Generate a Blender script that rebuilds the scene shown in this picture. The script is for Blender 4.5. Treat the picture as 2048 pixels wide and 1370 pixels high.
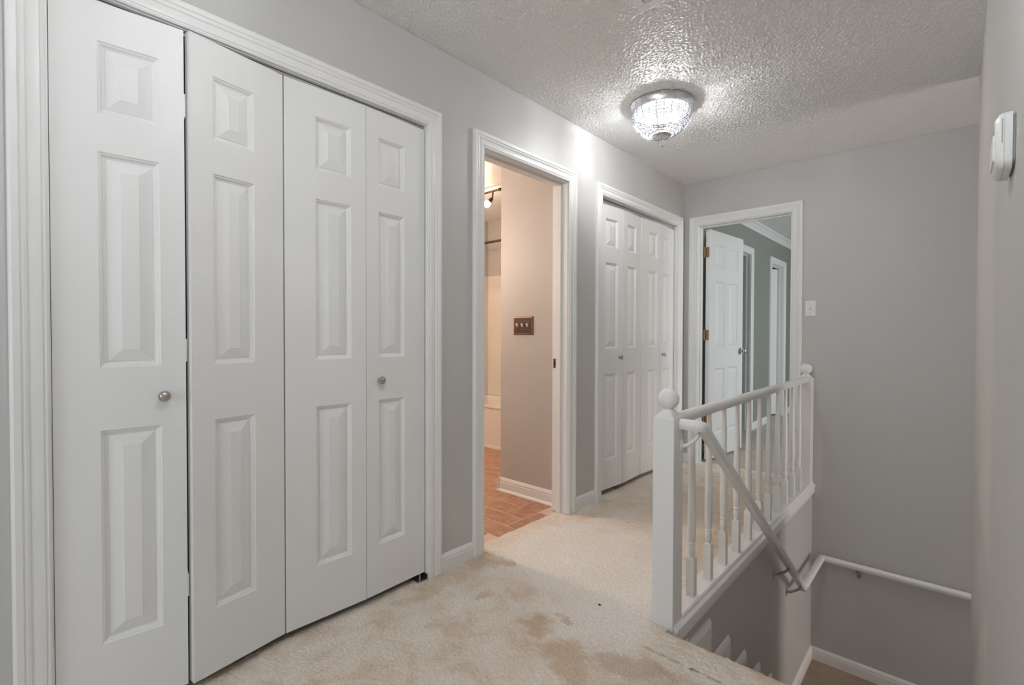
import bpy, math, random
import numpy as np
from mathutils import Vector, Matrix

for o in list(bpy.data.objects):
    bpy.data.objects.remove(o)
scene = bpy.context.scene
C = scene.collection
random.seed(4)
rng = np.random.default_rng(7)

# ------------------------------------------------------------------ camera
cam_d = bpy.data.cameras.new('camera')
cam_d.sensor_fit = 'HORIZONTAL'
cam_d.sensor_width = 36.0
cam_d.lens = 36.0 * 973.88 / 2048.0
cam_d.clip_start = 0.01
cam = bpy.data.objects.new('camera', cam_d)
C.objects.link(cam)
YAW, PITCH, ROLL = 0.7387, -0.0155, 0.0024
cam.matrix_world = (Matrix.Translation((1.7816, 0.0, 1.1147)) @ Matrix.Rotation(YAW, 4, 'Z')
                    @ Matrix.Rotation(math.pi / 2 + PITCH, 4, 'X') @ Matrix.Rotation(ROLL, 4, 'Z'))
scene.camera = cam

# ------------------------------------------------------------------ world, exposure
world = bpy.data.worlds.new('world')
scene.world = world
world.use_nodes = True
world.node_tree.nodes['Background'].inputs[0].default_value = (0.80, 0.92, 1.0, 1)
world.node_tree.nodes['Background'].inputs[1].default_value = 1.2
vs = scene.view_settings
vs.view_transform = 'Standard'
vs.look = 'None'
vs.gamma = 1.0
vs.use_curve_mapping = False
vs.exposure = 0.38


def area(name, loc, direction, sx, sy, power, col):
    d = bpy.data.lights.new(name, 'AREA')
    d.shape = 'RECTANGLE'
    d.size, d.size_y = sx, sy
    d.energy = power
    d.color = col
    o = bpy.data.objects.new(name, d)
    C.objects.link(o)
    o.location = loc
    o.rotation_euler = Vector(direction).to_track_quat('-Z', 'Y').to_euler()
    return o


# bedroom and entry daylight in window openings; hall and living lights are added fill
area('fill_hall_rear', (0.93, -2.66, 1.30), (0, 1, 0.65), 1.5, 1.7, 13, (0.93, 0.975, 1.0))
area('fill_living_side', (4.45, -1.75, 1.30), (-1, 0.12, 0.0), 2.4, 2.0, 1.5, (0.93, 0.975, 1.0))
area('daylight_bedroom_window', (4.05, 6.2, 1.35), (-1, 0, -0.1), 1.9, 1.4, 42, (0.90, 0.98, 1.0))
area('daylight_entry_window', (4.75, 3.72, 0.15), (-1, 0.02, -0.35), 0.8, 1.3, 31, (1.0, 0.87, 0.78))


# ------------------------------------------------------------------ materials
def nodes_of(name):
    m = bpy.data.materials.new(name)
    m.use_nodes = True
    nt = m.node_tree
    return m, nt, nt.nodes['Principled BSDF']


def add(nt, kind, **kw):
    n = nt.nodes.new(kind)
    for k, v in kw.items():
        if k in n.inputs:
            n.inputs[k].default_value = v
        else:
            setattr(n, k, v)
    return n


def paint(name, col, rough=0.4, var=0.03, scale=3.0, bump=0.0, bscale=250.0, spec=0.5):
    m, nt, p = nodes_of(name)
    tc = add(nt, 'ShaderNodeTexCoord')
    n = add(nt, 'ShaderNodeTexNoise', Scale=scale, Detail=3.0)
    nt.links.new(tc.outputs['Object'], n.inputs['Vector'])
    mx = add(nt, 'ShaderNodeMix', data_type='RGBA')
    mx.inputs['A'].default_value = (*[c * (1 - var) for c in col], 1)
    mx.inputs['B'].default_value = (*[min(1, c * (1 + var)) for c in col], 1)
    nt.links.new(n.outputs['Fac'], mx.inputs['Factor'])
    nt.links.new(mx.outputs['Result'], p.inputs['Base Color'])
    p.inputs['Roughness'].default_value = rough
    p.inputs['Specular IOR Level'].default_value = spec
    if bump:
        b = add(nt, 'ShaderNodeTexNoise', Scale=bscale, Detail=2.0)
        nt.links.new(tc.outputs['Object'], b.inputs['Vector'])
        bn = add(nt, 'ShaderNodeBump', Strength=bump, Distance=0.001)
        nt.links.new(b.outputs['Fac'], bn.inputs['Height'])
        nt.links.new(bn.outputs['Normal'], p.inputs['Normal'])
    return m


def metal(name, col, rough=0.3):
    m, nt, p = nodes_of(name)
    tc = add(nt, 'ShaderNodeTexCoord')
    n = add(nt, 'ShaderNodeTexNoise', Scale=120.0, Detail=2.0)
    nt.links.new(tc.outputs['Object'], n.inputs['Vector'])
    mr = add(nt, 'ShaderNodeMapRange')
    mr.inputs['To Min'].default_value = rough * 0.8
    mr.inputs['To Max'].default_value = rough * 1.2
    nt.links.new(n.outputs['Fac'], mr.inputs['Value'])
    nt.links.new(mr.outputs['Result'], p.inputs['Roughness'])
    p.inputs['Base Color'].default_value = (*col, 1)
    p.inputs['Metallic'].default_value = 1.0
    return m


def emit(name, col, strength):
    m, nt, p = nodes_of(name)
    p.inputs['Base Color'].default_value = (*col, 1)
    p.inputs['Emission Color'].default_value = (*col, 1)
    p.inputs['Emission Strength'].default_value = strength
    return m


M = {}
M['trim'] = paint('white_trim_paint', (0.825, 0.823, 0.815), 0.40, 0.015, 4.0, 0.05, 120)
M['leaf'] = paint('white_door_paint', (0.83, 0.828, 0.822), 0.52, 0.015, 3.0, 0.06, 90)
M['wall'] = paint('warm_grey_wall_paint', (0.555, 0.545, 0.533), 0.46, 0.02, 1.5, 0.08, 160)
M['wallbath'] = paint('bath_wall_paint', (0.52, 0.49, 0.465), 0.5, 0.02, 1.5, 0.08, 160)
M['wallbed'] = paint('sage_bedroom_paint', (0.285, 0.295, 0.268), 0.5, 0.02, 1.5, 0.06, 160)
M['ceil'] = paint('textured_ceiling_paint', (0.88, 0.877, 0.87), 0.42, 0.10, 170.0, 0.2, 240)  # fine colour speckle paints in the shading of the stipple relief
M['plain'] = paint('closet_interior', (0.10, 0.095, 0.09), 0.8)
M['dark'] = paint('dark_gap', (0.02, 0.02, 0.02), 0.8)
M['tub'] = paint('tub_enamel', (0.80, 0.74, 0.67), 0.2, 0.01)
M['plastic'] = paint('white_plastic', (0.80, 0.80, 0.79), 0.35, 0.01, 5.0)
M['plastic_grey'] = paint('grey_plastic', (0.45, 0.45, 0.45), 0.45, 0.01, 5.0)
M['grout'] = paint('tile_grout', (0.72, 0.52, 0.42), 0.8, 0.05, 30.0)
M['nickel'] = metal('brushed_nickel', (0.50, 0.47, 0.44), 0.32)
M['chrome'] = metal('lamp_chrome', (0.72, 0.72, 0.74), 0.28)
M['bronze'] = metal('antique_bronze', (0.10, 0.068, 0.052), 0.45)
M['copper'] = metal('copper_edge', (0.30, 0.15, 0.105), 0.42)
M['rod'] = metal('dark_rod', (0.10, 0.075, 0.06), 0.4)
M['brass'] = metal('aged_brass_hinge', (0.34, 0.23, 0.15), 0.4)
M['bulb'] = emit('hall_bulb_glow', (0.985, 0.99, 0.99), 660.0)
M['bulb_fill'] = emit('fill_lamp_bulb_glow', (0.985, 0.99, 0.99), 960.0)  # brighter glow for the added overhead fill lamp
M['wire'] = metal('lamp_wire', (0.35, 0.35, 0.37), 0.4)
M['bathbulb'] = emit('bath_bulb_glow', (1.0, 0.72, 0.50), 60.0)
M['bathfillbulb'] = emit('bath_fill_bulb_glow', (1.0, 0.80, 0.64), 150.0)  # glow for the added bathroom fill lamp


def tile_mat():
    m, nt, p = nodes_of('terracotta_tile')
    tc = add(nt, 'ShaderNodeTexCoord')
    oi = add(nt, 'ShaderNodeObjectInfo')
    ad = add(nt, 'ShaderNodeVectorMath', operation='ADD')
    cb = add(nt, 'ShaderNodeCombineXYZ')
    mu = add(nt, 'ShaderNodeMath', operation='MULTIPLY')
    mu.inputs[1].default_value = 40.0
    nt.links.new(oi.outputs['Random'], mu.inputs[0])
    nt.links.new(mu.outputs[0], cb.inputs[0])
    nt.links.new(tc.outputs['Object'], ad.inputs[0])
    nt.links.new(cb.outputs[0], ad.inputs[1])
    n = add(nt, 'ShaderNodeTexNoise', Scale=14.0, Detail=6.0, Roughness=0.6, Distortion=0.8)
    nt.links.new(ad.outputs[0], n.inputs['Vector'])
    cr = add(nt, 'ShaderNodeValToRGB')
    e = cr.color_ramp.elements
    e[0].position, e[0].color = 0.30, (0.34, 0.155, 0.085, 1)
    e[1].position, e[1].color = 0.72, (0.56, 0.33, 0.225, 1)
    nt.links.new(n.outputs['Fac'], cr.inputs['Fac'])
    nt.links.new(cr.outputs['Color'], p.inputs['Base Color'])
    p.inputs['Roughness'].default_value = 0.45
    return m


M['tile'] = tile_mat()


def carpet_mat(name, light, mid, tan, stains_and_light=()):
    """plush cut pile: mottled beige with tan blotches and pale patches, the whitest painting in doorway light"""
    m, nt, p = nodes_of(name)
    L = nt.links.new
    tc = add(nt, 'ShaderNodeTexCoord')
    wob = add(nt, 'ShaderNodeTexNoise', Scale=7.0, Detail=4.0, Roughness=0.6)
    L(tc.outputs['Object'], wob.inputs['Vector'])
    sub = add(nt, 'ShaderNodeVectorMath', operation='SUBTRACT')
    sub.inputs[1].default_value = (0.5, 0.5, 0.5)
    L(wob.outputs['Color'], sub.inputs[0])
    sc = add(nt, 'ShaderNodeVectorMath', operation='SCALE')
    sc.inputs['Scale'].default_value = 0.32
    L(sub.outputs[0], sc.inputs[0])
    pos = add(nt, 'ShaderNodeVectorMath', operation='ADD')
    L(tc.outputs['Object'], pos.inputs[0])
    L(sc.outputs[0], pos.inputs[1])
    # broad mottling
    n1 = add(nt, 'ShaderNodeTexNoise', Scale=5.5, Detail=5.0, Roughness=0.62, Distortion=0.6)
    L(tc.outputs['Object'], n1.inputs['Vector'])
    r1 = add(nt, 'ShaderNodeValToRGB')
    e = r1.color_ramp.elements
    e[0].position, e[0].color = 0.30, (*light, 1)
    e[1].position, e[1].color = 0.66, (*tan, 1)
    x = r1.color_ramp.elements.new(0.50)
    x.color = (*mid, 1)
    L(n1.outputs['Fac'], r1.inputs['Fac'])
    col = r1.outputs['Color']
    for (sx, sy, rx, ry, c, f) in stains_and_light:
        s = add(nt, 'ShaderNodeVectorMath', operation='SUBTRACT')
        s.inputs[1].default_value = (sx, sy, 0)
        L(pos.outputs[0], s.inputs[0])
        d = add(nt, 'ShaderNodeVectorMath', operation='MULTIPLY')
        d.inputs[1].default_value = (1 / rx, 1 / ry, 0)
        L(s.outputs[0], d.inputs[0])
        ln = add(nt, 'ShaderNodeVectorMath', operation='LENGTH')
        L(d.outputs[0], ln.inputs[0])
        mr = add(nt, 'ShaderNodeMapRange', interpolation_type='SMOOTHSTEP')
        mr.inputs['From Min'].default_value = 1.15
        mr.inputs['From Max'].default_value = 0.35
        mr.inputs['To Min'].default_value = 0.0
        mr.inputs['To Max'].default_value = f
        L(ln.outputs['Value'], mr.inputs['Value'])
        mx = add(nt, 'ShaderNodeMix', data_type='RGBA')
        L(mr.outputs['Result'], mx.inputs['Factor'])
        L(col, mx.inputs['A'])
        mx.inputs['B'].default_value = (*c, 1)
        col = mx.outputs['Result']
    # fibre scale variation
    n2 = add(nt, 'ShaderNodeTexNoise', Scale=260.0, Detail=2.0)
    L(tc.outputs['Object'], n2.inputs['Vector'])
    mr2 = add(nt, 'ShaderNodeMapRange')
    mr2.inputs['From Min'].default_value = 0.3
    mr2.inputs['From Max'].default_value = 0.7
    mr2.inputs['To Min'].default_value = 0.80
    mr2.inputs['To Max'].default_value = 1.10
    L(n2.outputs['Fac'], mr2.inputs['Value'])
    mm = add(nt, 'ShaderNodeMix', data_type='RGBA', blend_type='MULTIPLY')
    mm.inputs['Factor'].default_value = 1.0
    L(col, mm.inputs['A'])
    L(mr2.outputs['Result'], mm.inputs['B'])
    L(mm.outputs['Result'], p.inputs['Base Color'])
    p.inputs['Roughness'].default_value = 0.95
    p.inputs['Specular IOR Level'].default_value = 0.1
    p.inputs['Sheen Weight'].default_value = 0.25
    p.inputs['Sheen Roughness'].default_value = 0.5
    bn = add(nt, 'ShaderNodeBump', Strength=0.5, Distance=0.003)
    L(n2.outputs['Fac'], bn.inputs['Height'])
    L(bn.outputs['Normal'], p.inputs['Normal'])
    return m


PALE, MID, TAN = (0.86, 0.785, 0.695), (0.80, 0.695, 0.585), (0.69, 0.545, 0.405)
BATH_LIGHT, BLOT, DK = (0.86, 0.82, 0.77), (0.60, 0.45, 0.31), (0.50, 0.39, 0.29)
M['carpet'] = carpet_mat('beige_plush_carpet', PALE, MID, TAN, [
    (0.25, 2.05, 0.34, 0.55, BATH_LIGHT, 0.85), (0.62, 2.05, 0.45, 0.75, BATH_LIGHT, 0.75), (0.80, 1.78, 0.22, 0.35, BATH_LIGHT, 0.7),  # pale pool of bathroom doorway light, painted into the pile colour
    (0.06, 1.66, 0.12, 0.13, BLOT, 0.75), (0.17, 1.74, 0.07, 0.06, BLOT, 0.7),
    (0.59, 1.44, 0.09, 0.06, BLOT, 0.9), (0.67, 1.56, 0.05, 0.045, BLOT, 0.7), (0.10, 1.28, 0.06, 0.12, BLOT, 0.6),
    (0.80, 1.34, 0.16, 0.10, BLOT, 0.75), (0.98, 1.47, 0.14, 0.10, DK, 0.6), (1.15, 1.30, 0.20, 0.14, BLOT, 0.6),
    (0.42, 1.55, 0.10, 0.06, TAN, 0.7), (0.30, 1.45, 0.05, 0.05, BLOT, 0.6), (0.36, 1.20, 0.10, 0.06, TAN, 0.7),
    (0.55, 3.2, 0.5, 0.55, TAN, 0.6), (0.85, 2.6, 0.14, 0.4, TAN, 0.6), (1.2, 1.62, 0.35, 0.10, PALE, 0.8)])
M['carpet_bed'] = carpet_mat('bedroom_carpet', (0.50, 0.455, 0.40), (0.46, 0.405, 0.34), (0.41, 0.345, 0.28))
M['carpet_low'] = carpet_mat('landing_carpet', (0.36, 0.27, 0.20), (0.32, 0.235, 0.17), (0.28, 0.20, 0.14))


def crystal_mat():
    m = bpy.data.materials.new('crystal_bead')
    m.use_nodes = True
    nt = m.node_tree
    nt.nodes.remove(nt.nodes['Principled BSDF'])
    out = nt.nodes['Material Output']
    tr = add(nt, 'ShaderNodeBsdfTransparent')
    tr.inputs[0].default_value = (0.70, 0.71, 0.72, 1)
    gl = add(nt, 'ShaderNodeBsdfGlossy')
    gl.inputs['Roughness'].default_value = 0.05
    gl.inputs['Color'].default_value = (0.95, 0.95, 0.97, 1)
    tl = add(nt, 'ShaderNodeBsdfTranslucent')
    tl.inputs[0].default_value = (0.95, 0.95, 0.97, 1)
    fr = add(nt, 'ShaderNodeFresnel')
    fr.inputs['IOR'].default_value = 1.5
    m1 = add(nt, 'ShaderNodeMixShader')
    m1.inputs[0].default_value = 0.010
    nt.links.new(tr.outputs[0], m1.inputs[1])
    nt.links.new(tl.outputs[0], m1.inputs[2])
    m2 = add(nt, 'ShaderNodeMixShader')
    nt.links.new(fr.outputs[0], m2.inputs[0])
    nt.links.new(m1.outputs[0], m2.inputs[1])
    nt.links.new(gl.outputs[0], m2.inputs[2])
    nt.links.new(m2.outputs[0], out.inputs['Surface'])
    return m


M['crystal'] = crystal_mat()
M['drop'] = paint('frosted_crystal_drop', (0.92, 0.92, 0.93), 0.1, 0.01)
M['drop'].node_tree.nodes['Principled BSDF'].inputs['Transmission Weight'].default_value = 0.5


# ------------------------------------------------------------------ mesh helpers
class MB:
    def __init__(self):
        self.v, self.f = [], []

    def quadstrip(self, *pts):
        i = len(self.v)
        self.v += [tuple(p) for p in pts]
        self.f.append(tuple(range(i, i + len(pts))))
        return self

    def box(self, x0, x1, y0, y1, z0, z1):
        i = len(self.v)
        self.v += [(x, y, z) for z in (z0, z1) for (x, y) in ((x0, y0), (x1, y0), (x1, y1), (x0, y1))]
        self.f += [tuple(i + k for k in q) for q in
                   ((3, 2, 1, 0), (4, 5, 6, 7), (0, 1, 5, 4), (1, 2, 6, 5), (2, 3, 7, 6), (3, 0, 4, 7))]
        return self

    def loft(self, rings, cap=True, closed=True):
        """rings: list of equally long point loops"""
        i0 = len(self.v)
        n = len(rings[0])
        for r in rings:
            self.v += [tuple(p) for p in r]
        for a in range(len(rings) - 1):
            for k in range(n if closed else n - 1):
                k2 = (k + 1) % n
                self.f.append((i0 + a * n + k, i0 + a * n + k2, i0 + (a + 1) * n + k2, i0 + (a + 1) * n + k))
        if cap:
            self.f.append(tuple(i0 + k for k in range(n - 1, -1, -1)))
            self.f.append(tuple(i0 + (len(rings) - 1) * n + k for k in range(n)))
        return self

    def lathe(self, prof, cx=0, cy=0, n=20, cap=True, axis='z', c0=0):
        rings = []
        for r, h in prof:
            ring = []
            for k in range(n):
                a = 2 * math.pi * k / n
                if axis == 'z':
                    ring.append((cx + r * math.cos(a), cy + r * math.sin(a), c0 + h))
                elif axis == 'x':
                    ring.append((c0 + h, cx + r * math.cos(a), cy + r * math.sin(a)))
                else:
                    ring.append((cx + r * math.sin(a), c0 + h, cy + r * math.cos(a)))
            rings.append(ring)
        return self.loft(rings, cap)

    def sweep(self, path, section, up=(0, 0, 1), cap=True):
        """section: (side, up) points swept along path with mitred corners"""
        P = [Vector(p) for p in path]
        rings = []
        for i, p in enumerate(P):
            d0 = (p - P[i - 1]).normalized() if i else (P[1] - P[0]).normalized()
            d1 = (P[i + 1] - p).normalized() if i < len(P) - 1 else d0
            t = (d0 + d1).normalized()
            u = Vector(up)
            s0 = d0.cross(u)
            if s0.length < 1e-4:
                s0 = Vector((1, 0, 0))
            s0.normalize()
            u0 = s0.cross(d0).normalized()
            ring = []
            for a, b in section:
                q = p + s0 * a + u0 * b
                k = (p - q).dot(t) / max(1e-4, d0.dot(t))
                ring.append(q + d0 * k)
            rings.append(ring)
        return self.loft(rings, cap)

    def tube(self, path, r, n=12, cap=True):
        sec = [(r * math.cos(2 * math.pi * k / n), r * math.sin(2 * math.pi * k / n)) for k in range(n)]
        return self.sweep(path, sec, cap=cap)

    def build(self, name, mat, parent=None, smooth=False, bevel=0.0, autosmooth=None):
        off = Vector((0, 0, 0))
        if parent is not None:
            off = world_loc(parent)
        me = bpy.data.meshes.new(name)
        me.from_pydata([(x - off.x, y - off.y, z - off.z) for x, y, z in self.v], [], self.f)
        fix_normals(me)
        return link(name, me, mat, parent, smooth, bevel, autosmooth)

    def build_local(self, name, mat, parent, smooth=False, bevel=0.0, autosmooth=None):
        me = bpy.data.meshes.new(name)
        me.from_pydata(self.v, [], self.f)
        fix_normals(me)
        return link(name, me, mat, parent, smooth, bevel, autosmooth)


def fix_normals(me):
    import bmesh
    bm = bmesh.new()
    bm.from_mesh(me)
    bmesh.ops.recalc_face_normals(bm, faces=bm.faces)
    bm.to_mesh(me)
    bm.free()


def world_loc(o):
    v = Vector(o.location)
    while o.parent:
        o = o.parent
        v += Vector(o.location)
    return v


def link(name, me, mat, parent=None, smooth=False, bevel=0.0, autosmooth=None):
    o = bpy.data.objects.new(name, me)
    C.objects.link(o)
    if mat is not None:
        me.materials.append(mat)
    if parent is not None:
        o.parent = parent
    if smooth:
        me.shade_smooth()
        if autosmooth:
            me.set_sharp_from_angle(angle=math.radians(autosmooth))
    if bevel:
        b = o.modifiers.new('bevel', 'BEVEL')
        b.width = bevel
        b.segments = 2
        b.limit_method = 'ANGLE'
        b.angle_limit = math.radians(40)
    return o


def tag(o, label=None, cat=None, group=None, kind=None):
    if label:
        o['label'] = label
    if cat:
        o['category'] = cat
    if group:
        o['group'] = group
    if kind:
        o['kind'] = kind
    return o


def empty(name, loc=(0, 0, 0), rz=0.0, parent=None):
    o = bpy.data.objects.new(name, None)
    o.empty_display_size = 0.1
    C.objects.link(o)
    o.location = loc
    o.rotation_euler = (0, 0, rz)
    if parent:
        o.parent = parent
    return o


def struct(name, mb, mat, label, cat, **kw):
    return tag(mb.build(name, mat, **kw), label, cat, kind='structure')


# ------------------------------------------------------------------ the shell
H = 2.44          # ceiling
YB = 4.214        # back wall of the hall
XR = 1.858        # right wall face
YE = 3.45         # where the right wall ends
XS = 1.0          # stair side of the railing
Y0 = -2.6         # rear of the hall
LZ = -1.315       # stair landing
LOW = -2.63       # entry level
A0, A1 = 0.132, 1.376       # near closet opening (along y)
B0, B1 = 1.742, 2.465       # bathroom opening
C0, C1 = 2.860, 4.074       # far closet opening
D0, D1 = 0.128, 0.842       # bedroom opening (along x)
HO = 2.058                  # opening height
JT = 0.018                  # jamb board


def wall_y(mb, x0, x1, y0, y1, z0, z1, openings):
    """wall running along y with openings (a0, a1, top)"""
    c = y0
    for a0, a1, t in sorted(openings):
        mb.box(x0, x1, c, a0 - JT, z0, z1)
        mb.box(x0, x1, a0 - JT, a1 + JT, t + JT, z1)
        c = a1 + JT
    mb.box(x0, x1, c, y1, z0, z1)
    return mb


def wall_x(mb, y0, y1, x0, x1, z0, z1, openings):
    c = x0
    for a0, a1, t in sorted(openings):
        mb.box(c, a0 - JT, y0, y1, z0, z1)
        mb.box(a0 - JT, a1 + JT, y0, y1, t + JT, z1)
        c = a1 + JT
    mb.box(c, x1, y0, y1, z0, z1)
    return mb


ZT = 2.45
struct('wall_left', wall_y(MB(), -0.116, 0.0, Y0, YB, -0.1, ZT, [(A0, A1, HO), (B0, B1, HO), (C0, C1, HO)]),
       M['wall'], 'long grey hall wall with both closets and the bathroom opening', 'wall')
mb = wall_x(MB(), YB, YB + 0.11, -0.116, 4.9, -0.1, ZT, [(D0, D1, HO)])
mb.box(XS - 0.12, 4.9, YB, YB + 0.11, LOW - 0.1, -0.1)
struct('wall_back', mb, M['wall'], 'grey end wall with the bedroom doorway, running down into the stairwell', 'wall')
mb = MB().box(XR, XR + 0.11, -0.45, YE, LOW - 0.1, ZT)
struct('wall_right', mb, M['wall'], 'grey wall along the right edge carrying the thermostat', 'wall')
mb = wall_x(MB(), Y0 - 0.11, Y0, -0.116, XR + 0.11, -0.1, ZT, [])
mb = MB()
mb.box(-0.116, 0.12, Y0 - 0.11, Y0, -0.1, ZT).box(1.72, 4.5, Y0 - 0.11, Y0, -0.1, ZT).box(XR + 0.11, 4.5, -0.45, -0.34, -0.1, ZT)
mb.box(4.4, 4.5, Y0, -0.45, -0.1, 0.25).box(4.4, 4.5, Y0, -0.45, 2.35, ZT)
mb.box(0.12, 1.72, Y0 - 0.11, Y0, -0.1, 0.45).box(0.12, 1.72, Y0 - 0.11, Y0, 2.25, ZT)
struct('wall_rear', mb, M['wall'], 'grey wall behind the viewer with a wide opening added for fill light', 'wall')
# stairwell
mb = MB().box(0.90, XS, 1.80, YB, LOW - 0.1, -0.001)
struct('wall_stairwell', mb, M['wall'], 'grey stairwell wall below the white railing', 'wall')
mb = MB().box(4.8, 4.9, 0.5, 3.25, LOW - 0.1, ZT).box(4.8, 4.9, 4.2, YB, LOW - 0.1, ZT)
mb.box(4.8, 4.9, 3.25, 4.2, LOW - 0.1, -0.45).box(4.8, 4.9, 3.25, 4.2, 1.15, ZT)
mb.box(XR + 0.11, 4.9, 0.4, 0.5, LOW - 0.1, ZT)
struct('wall_entry', mb, M['wall'], 'entry hall wall beyond the stairwell, out of sight', 'wall')
struct('floor.002', MB().box(XS, XR + 0.25, 3.244, YB, LZ - 0.1, LZ), M['carpet_low'],
       'brown carpeted landing at the foot of the first flight', 'floor')
struct('floor.003', MB().box(XR + 0.25, 4.9, 0.4, YB, LOW - 0.1, LOW), M['carpet_low'],
       'entry level floor below the landing', 'floor')

# closets, bathroom, bedroom shells
mb = MB()
mb.box(-0.75, -0.65, 0.0, 1.52, -0.1, ZT).box(-0.65, -0.116, -0.05, 0.04, -0.1, ZT)
struct('wall_closet_near', mb, M['plain'], 'dark interior of the near bifold closet', 'wall')
mb = MB()
mb.box(-0.65, -0.116, 2.55, 2.65, -0.1, ZT).box(-0.65, -0.56, 2.65, 4.06, -0.1, ZT)
mb.box(-2.3, -0.65, 4.06, 4.16, -0.1, ZT).box(-2.4, -2.3, 1.44, 4.16, -0.1, ZT)
mb.box(-2.3, -0.116, 1.44, 1.54, -0.1, ZT)
struct('wall_bathroom', mb, M['wallbath'], 'warm grey bathroom wall seen through the open doorway', 'wall')
mb = wall_y(MB(), -0.116, 0.0, YB + 0.11, 9.3, -0.1, ZT, [(5.35, 6.095, HO), (6.968, 7.565, HO)])
mb.box(-0.116, 4.1, 9.3, 9.4, -0.1, ZT)
mb.box(4.0, 4.1, YB + 0.11, 5.2, -0.1, ZT).box(4.0, 4.1, 7.2, 9.3, -0.1, ZT)
mb.box(4.0, 4.1, 5.2, 7.2, -0.1, 0.6).box(4.0, 4.1, 5.2, 7.2, 2.1, ZT)
mb.box(-1.1, -1.0, 5.0, 8.0, -0.1, ZT).box(-1.0, -0.116, 5.0, 5.1, -0.1, ZT).box(-1.0, -0.116, 7.9, 8.0, -0.1, ZT)
mb.box(-1.0, -0.116, 6.45, 6.55, -0.1, ZT).box(-1.1, -0.116, 4.9, 5.0, -0.1, ZT)
struct('wall_bedroom', mb, M['wallbed'], 'sage grey wall of the room beyond the open door', 'wall')


# ---- textured ceiling
def fft_noise(nx, ny, lo, hi):
    """band limited noise, wavelengths lo..hi in cells, unit variance"""
    a = np.fft.fft2(rng.standard_normal((nx, ny)))
    fx = np.fft.fftfreq(nx)[:, None]
    fy = np.fft.fftfreq(ny)[None, :]
    f = np.sqrt(fx * fx + fy * fy)
    w = np.exp(-(f * lo) ** 2 * 1.2) * (1 - np.exp(-(f * hi) ** 2 * 1.2))
    b = np.real(np.fft.ifft2(a * w))
    return b / b.std()


def grid_mesh(name, P, mask=None):
    """P: (nx, ny, 3) array"""
    nx, ny = P.shape[:2]
    idx = np.arange(nx * ny).reshape(nx, ny)
    q = np.stack([idx[:-1, :-1], idx[1:, :-1], idx[1:, 1:], idx[:-1, 1:]], -1)
    if mask is not None:
        q = q[mask]
    q = q.reshape(-1, 4)
    me = bpy.data.meshes.new(name)
    me.vertices.add(nx * ny)
    me.vertices.foreach_set('co', P.reshape(-1).astype(np.float32))
    me.loops.add(q.size)
    me.loops.foreach_set('vertex_index', q.reshape(-1).astype(np.int32))
    me.polygons.add(len(q))
    me.polygons.foreach_set('loop_start', np.arange(0, q.size, 4, dtype=np.int32))
    me.polygons.foreach_set('use_smooth', np.ones(len(q), dtype=bool))
    me.update(calc_edges=True)
    return me


cs = 0.0042
gx = np.arange(0.0, 2.2, cs)
gy = np.arange(0.55, YB + cs, cs)
X, Y = np.meshgrid(gx, gy, indexing='ij')
n = fft_noise(*X.shape, 2.0, 4.5)
n2 = fft_noise(*X.shape, 5.0, 12.0)
h = np.clip(n * 0.9 + n2 * 0.25, -0.3, 2.2)
P = np.stack([X, Y, H - 0.0022 * (h + 0.3)], -1)
me = grid_mesh('ceiling', P[:, ::-1])
tag(link('ceiling', me, M['ceil']), 'white stippled plaster ceiling around the crystal lamp', 'ceiling', kind='structure')
struct('ceiling.001', MB().box(-2.5, 5.0, Y0 - 0.2, 9.5, H + 0.002, H + 0.1), M['ceil'],
       'plaster ceiling over the side rooms', 'ceiling')

# ---- carpet
ps = 0.0045
gx = np.arange(-0.09, XR + ps, ps)
gy = np.arange(0.25, YB + 0.115, ps)
X, Y = np.meshgrid(gx, gy, indexing='ij')
pile = 0.55 * fft_noise(*X.shape, 2.0, 4.5) + 0.22 * fft_noise(*X.shape, 5.0, 22.0) + 0.35 * fft_noise(*X.shape, 25, 90)
Z = 0.0024 * np.clip(pile, -2, 2) - 0.004
edge = np.clip((X + 0.09) / 0.02, 0, 1)          # rolls down to the tile at the bathroom sill
Z = Z - 0.008 * (1 - edge)
yc = (Y[:-1, :-1] + Y[1:, 1:]) / 2
xc = (X[:-1, :-1] + X[1:, 1:]) / 2
inb = (yc > B0 - 0.01) & (yc < B1 + 0.01)
mask = ((xc < 0.985) | (yc < 1.62)) & ((xc > -0.03) | inb)
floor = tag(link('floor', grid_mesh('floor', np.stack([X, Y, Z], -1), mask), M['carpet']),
            'beige plush carpet of the upstairs hall with tan stain blotches and painted bath-door light', 'floor', kind='structure')
# rolled nosing at the head of the stairs
path = [(1.60 + ps * i, 0.0, 0.0, 1.0) for i in range(int(0.127 / ps))]
yl, r0 = path[-1][0], 0.035
for k in range(1, 24):
    a = k / 23 * math.pi * 0.5
    path.append((yl + r0 * math.sin(a), -r0 + r0 * math.cos(a), math.sin(a), math.cos(a)))
for k in range(1, 26):
    path.append((yl + r0 - 0.0006 * k, -r0 - 0.006 * k, 1.0, 0.0))
gx = np.arange(0.955, XR + ps, ps)
pa = np.array(path)
nz = 0.6 * fft_noise(len(gx), len(pa), 2.2, 8.0) + 0.5 * fft_noise(len(gx), len(pa), 5.0, 22.0)
nz = 0.0024 * np.clip(nz, -2, 2) - 0.002
P = np.zeros((len(gx), len(pa), 3))
P[..., 0] = gx[:, None]
P[..., 1] = pa[None, :, 0] + nz * pa[None, :, 2]
P[..., 2] = pa[None, :, 1] + nz * pa[None, :, 3]
nos = tag(link('carpet_nosing', grid_mesh('carpet_nosing', P), M['carpet'], floor), 'carpet rolled over the top stair edge')
mb = MB().box(0.0, XR, Y0, 0.30, -0.1, -0.004).box(XR, 4.4, Y0, -0.45, -0.1, -0.004)
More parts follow.
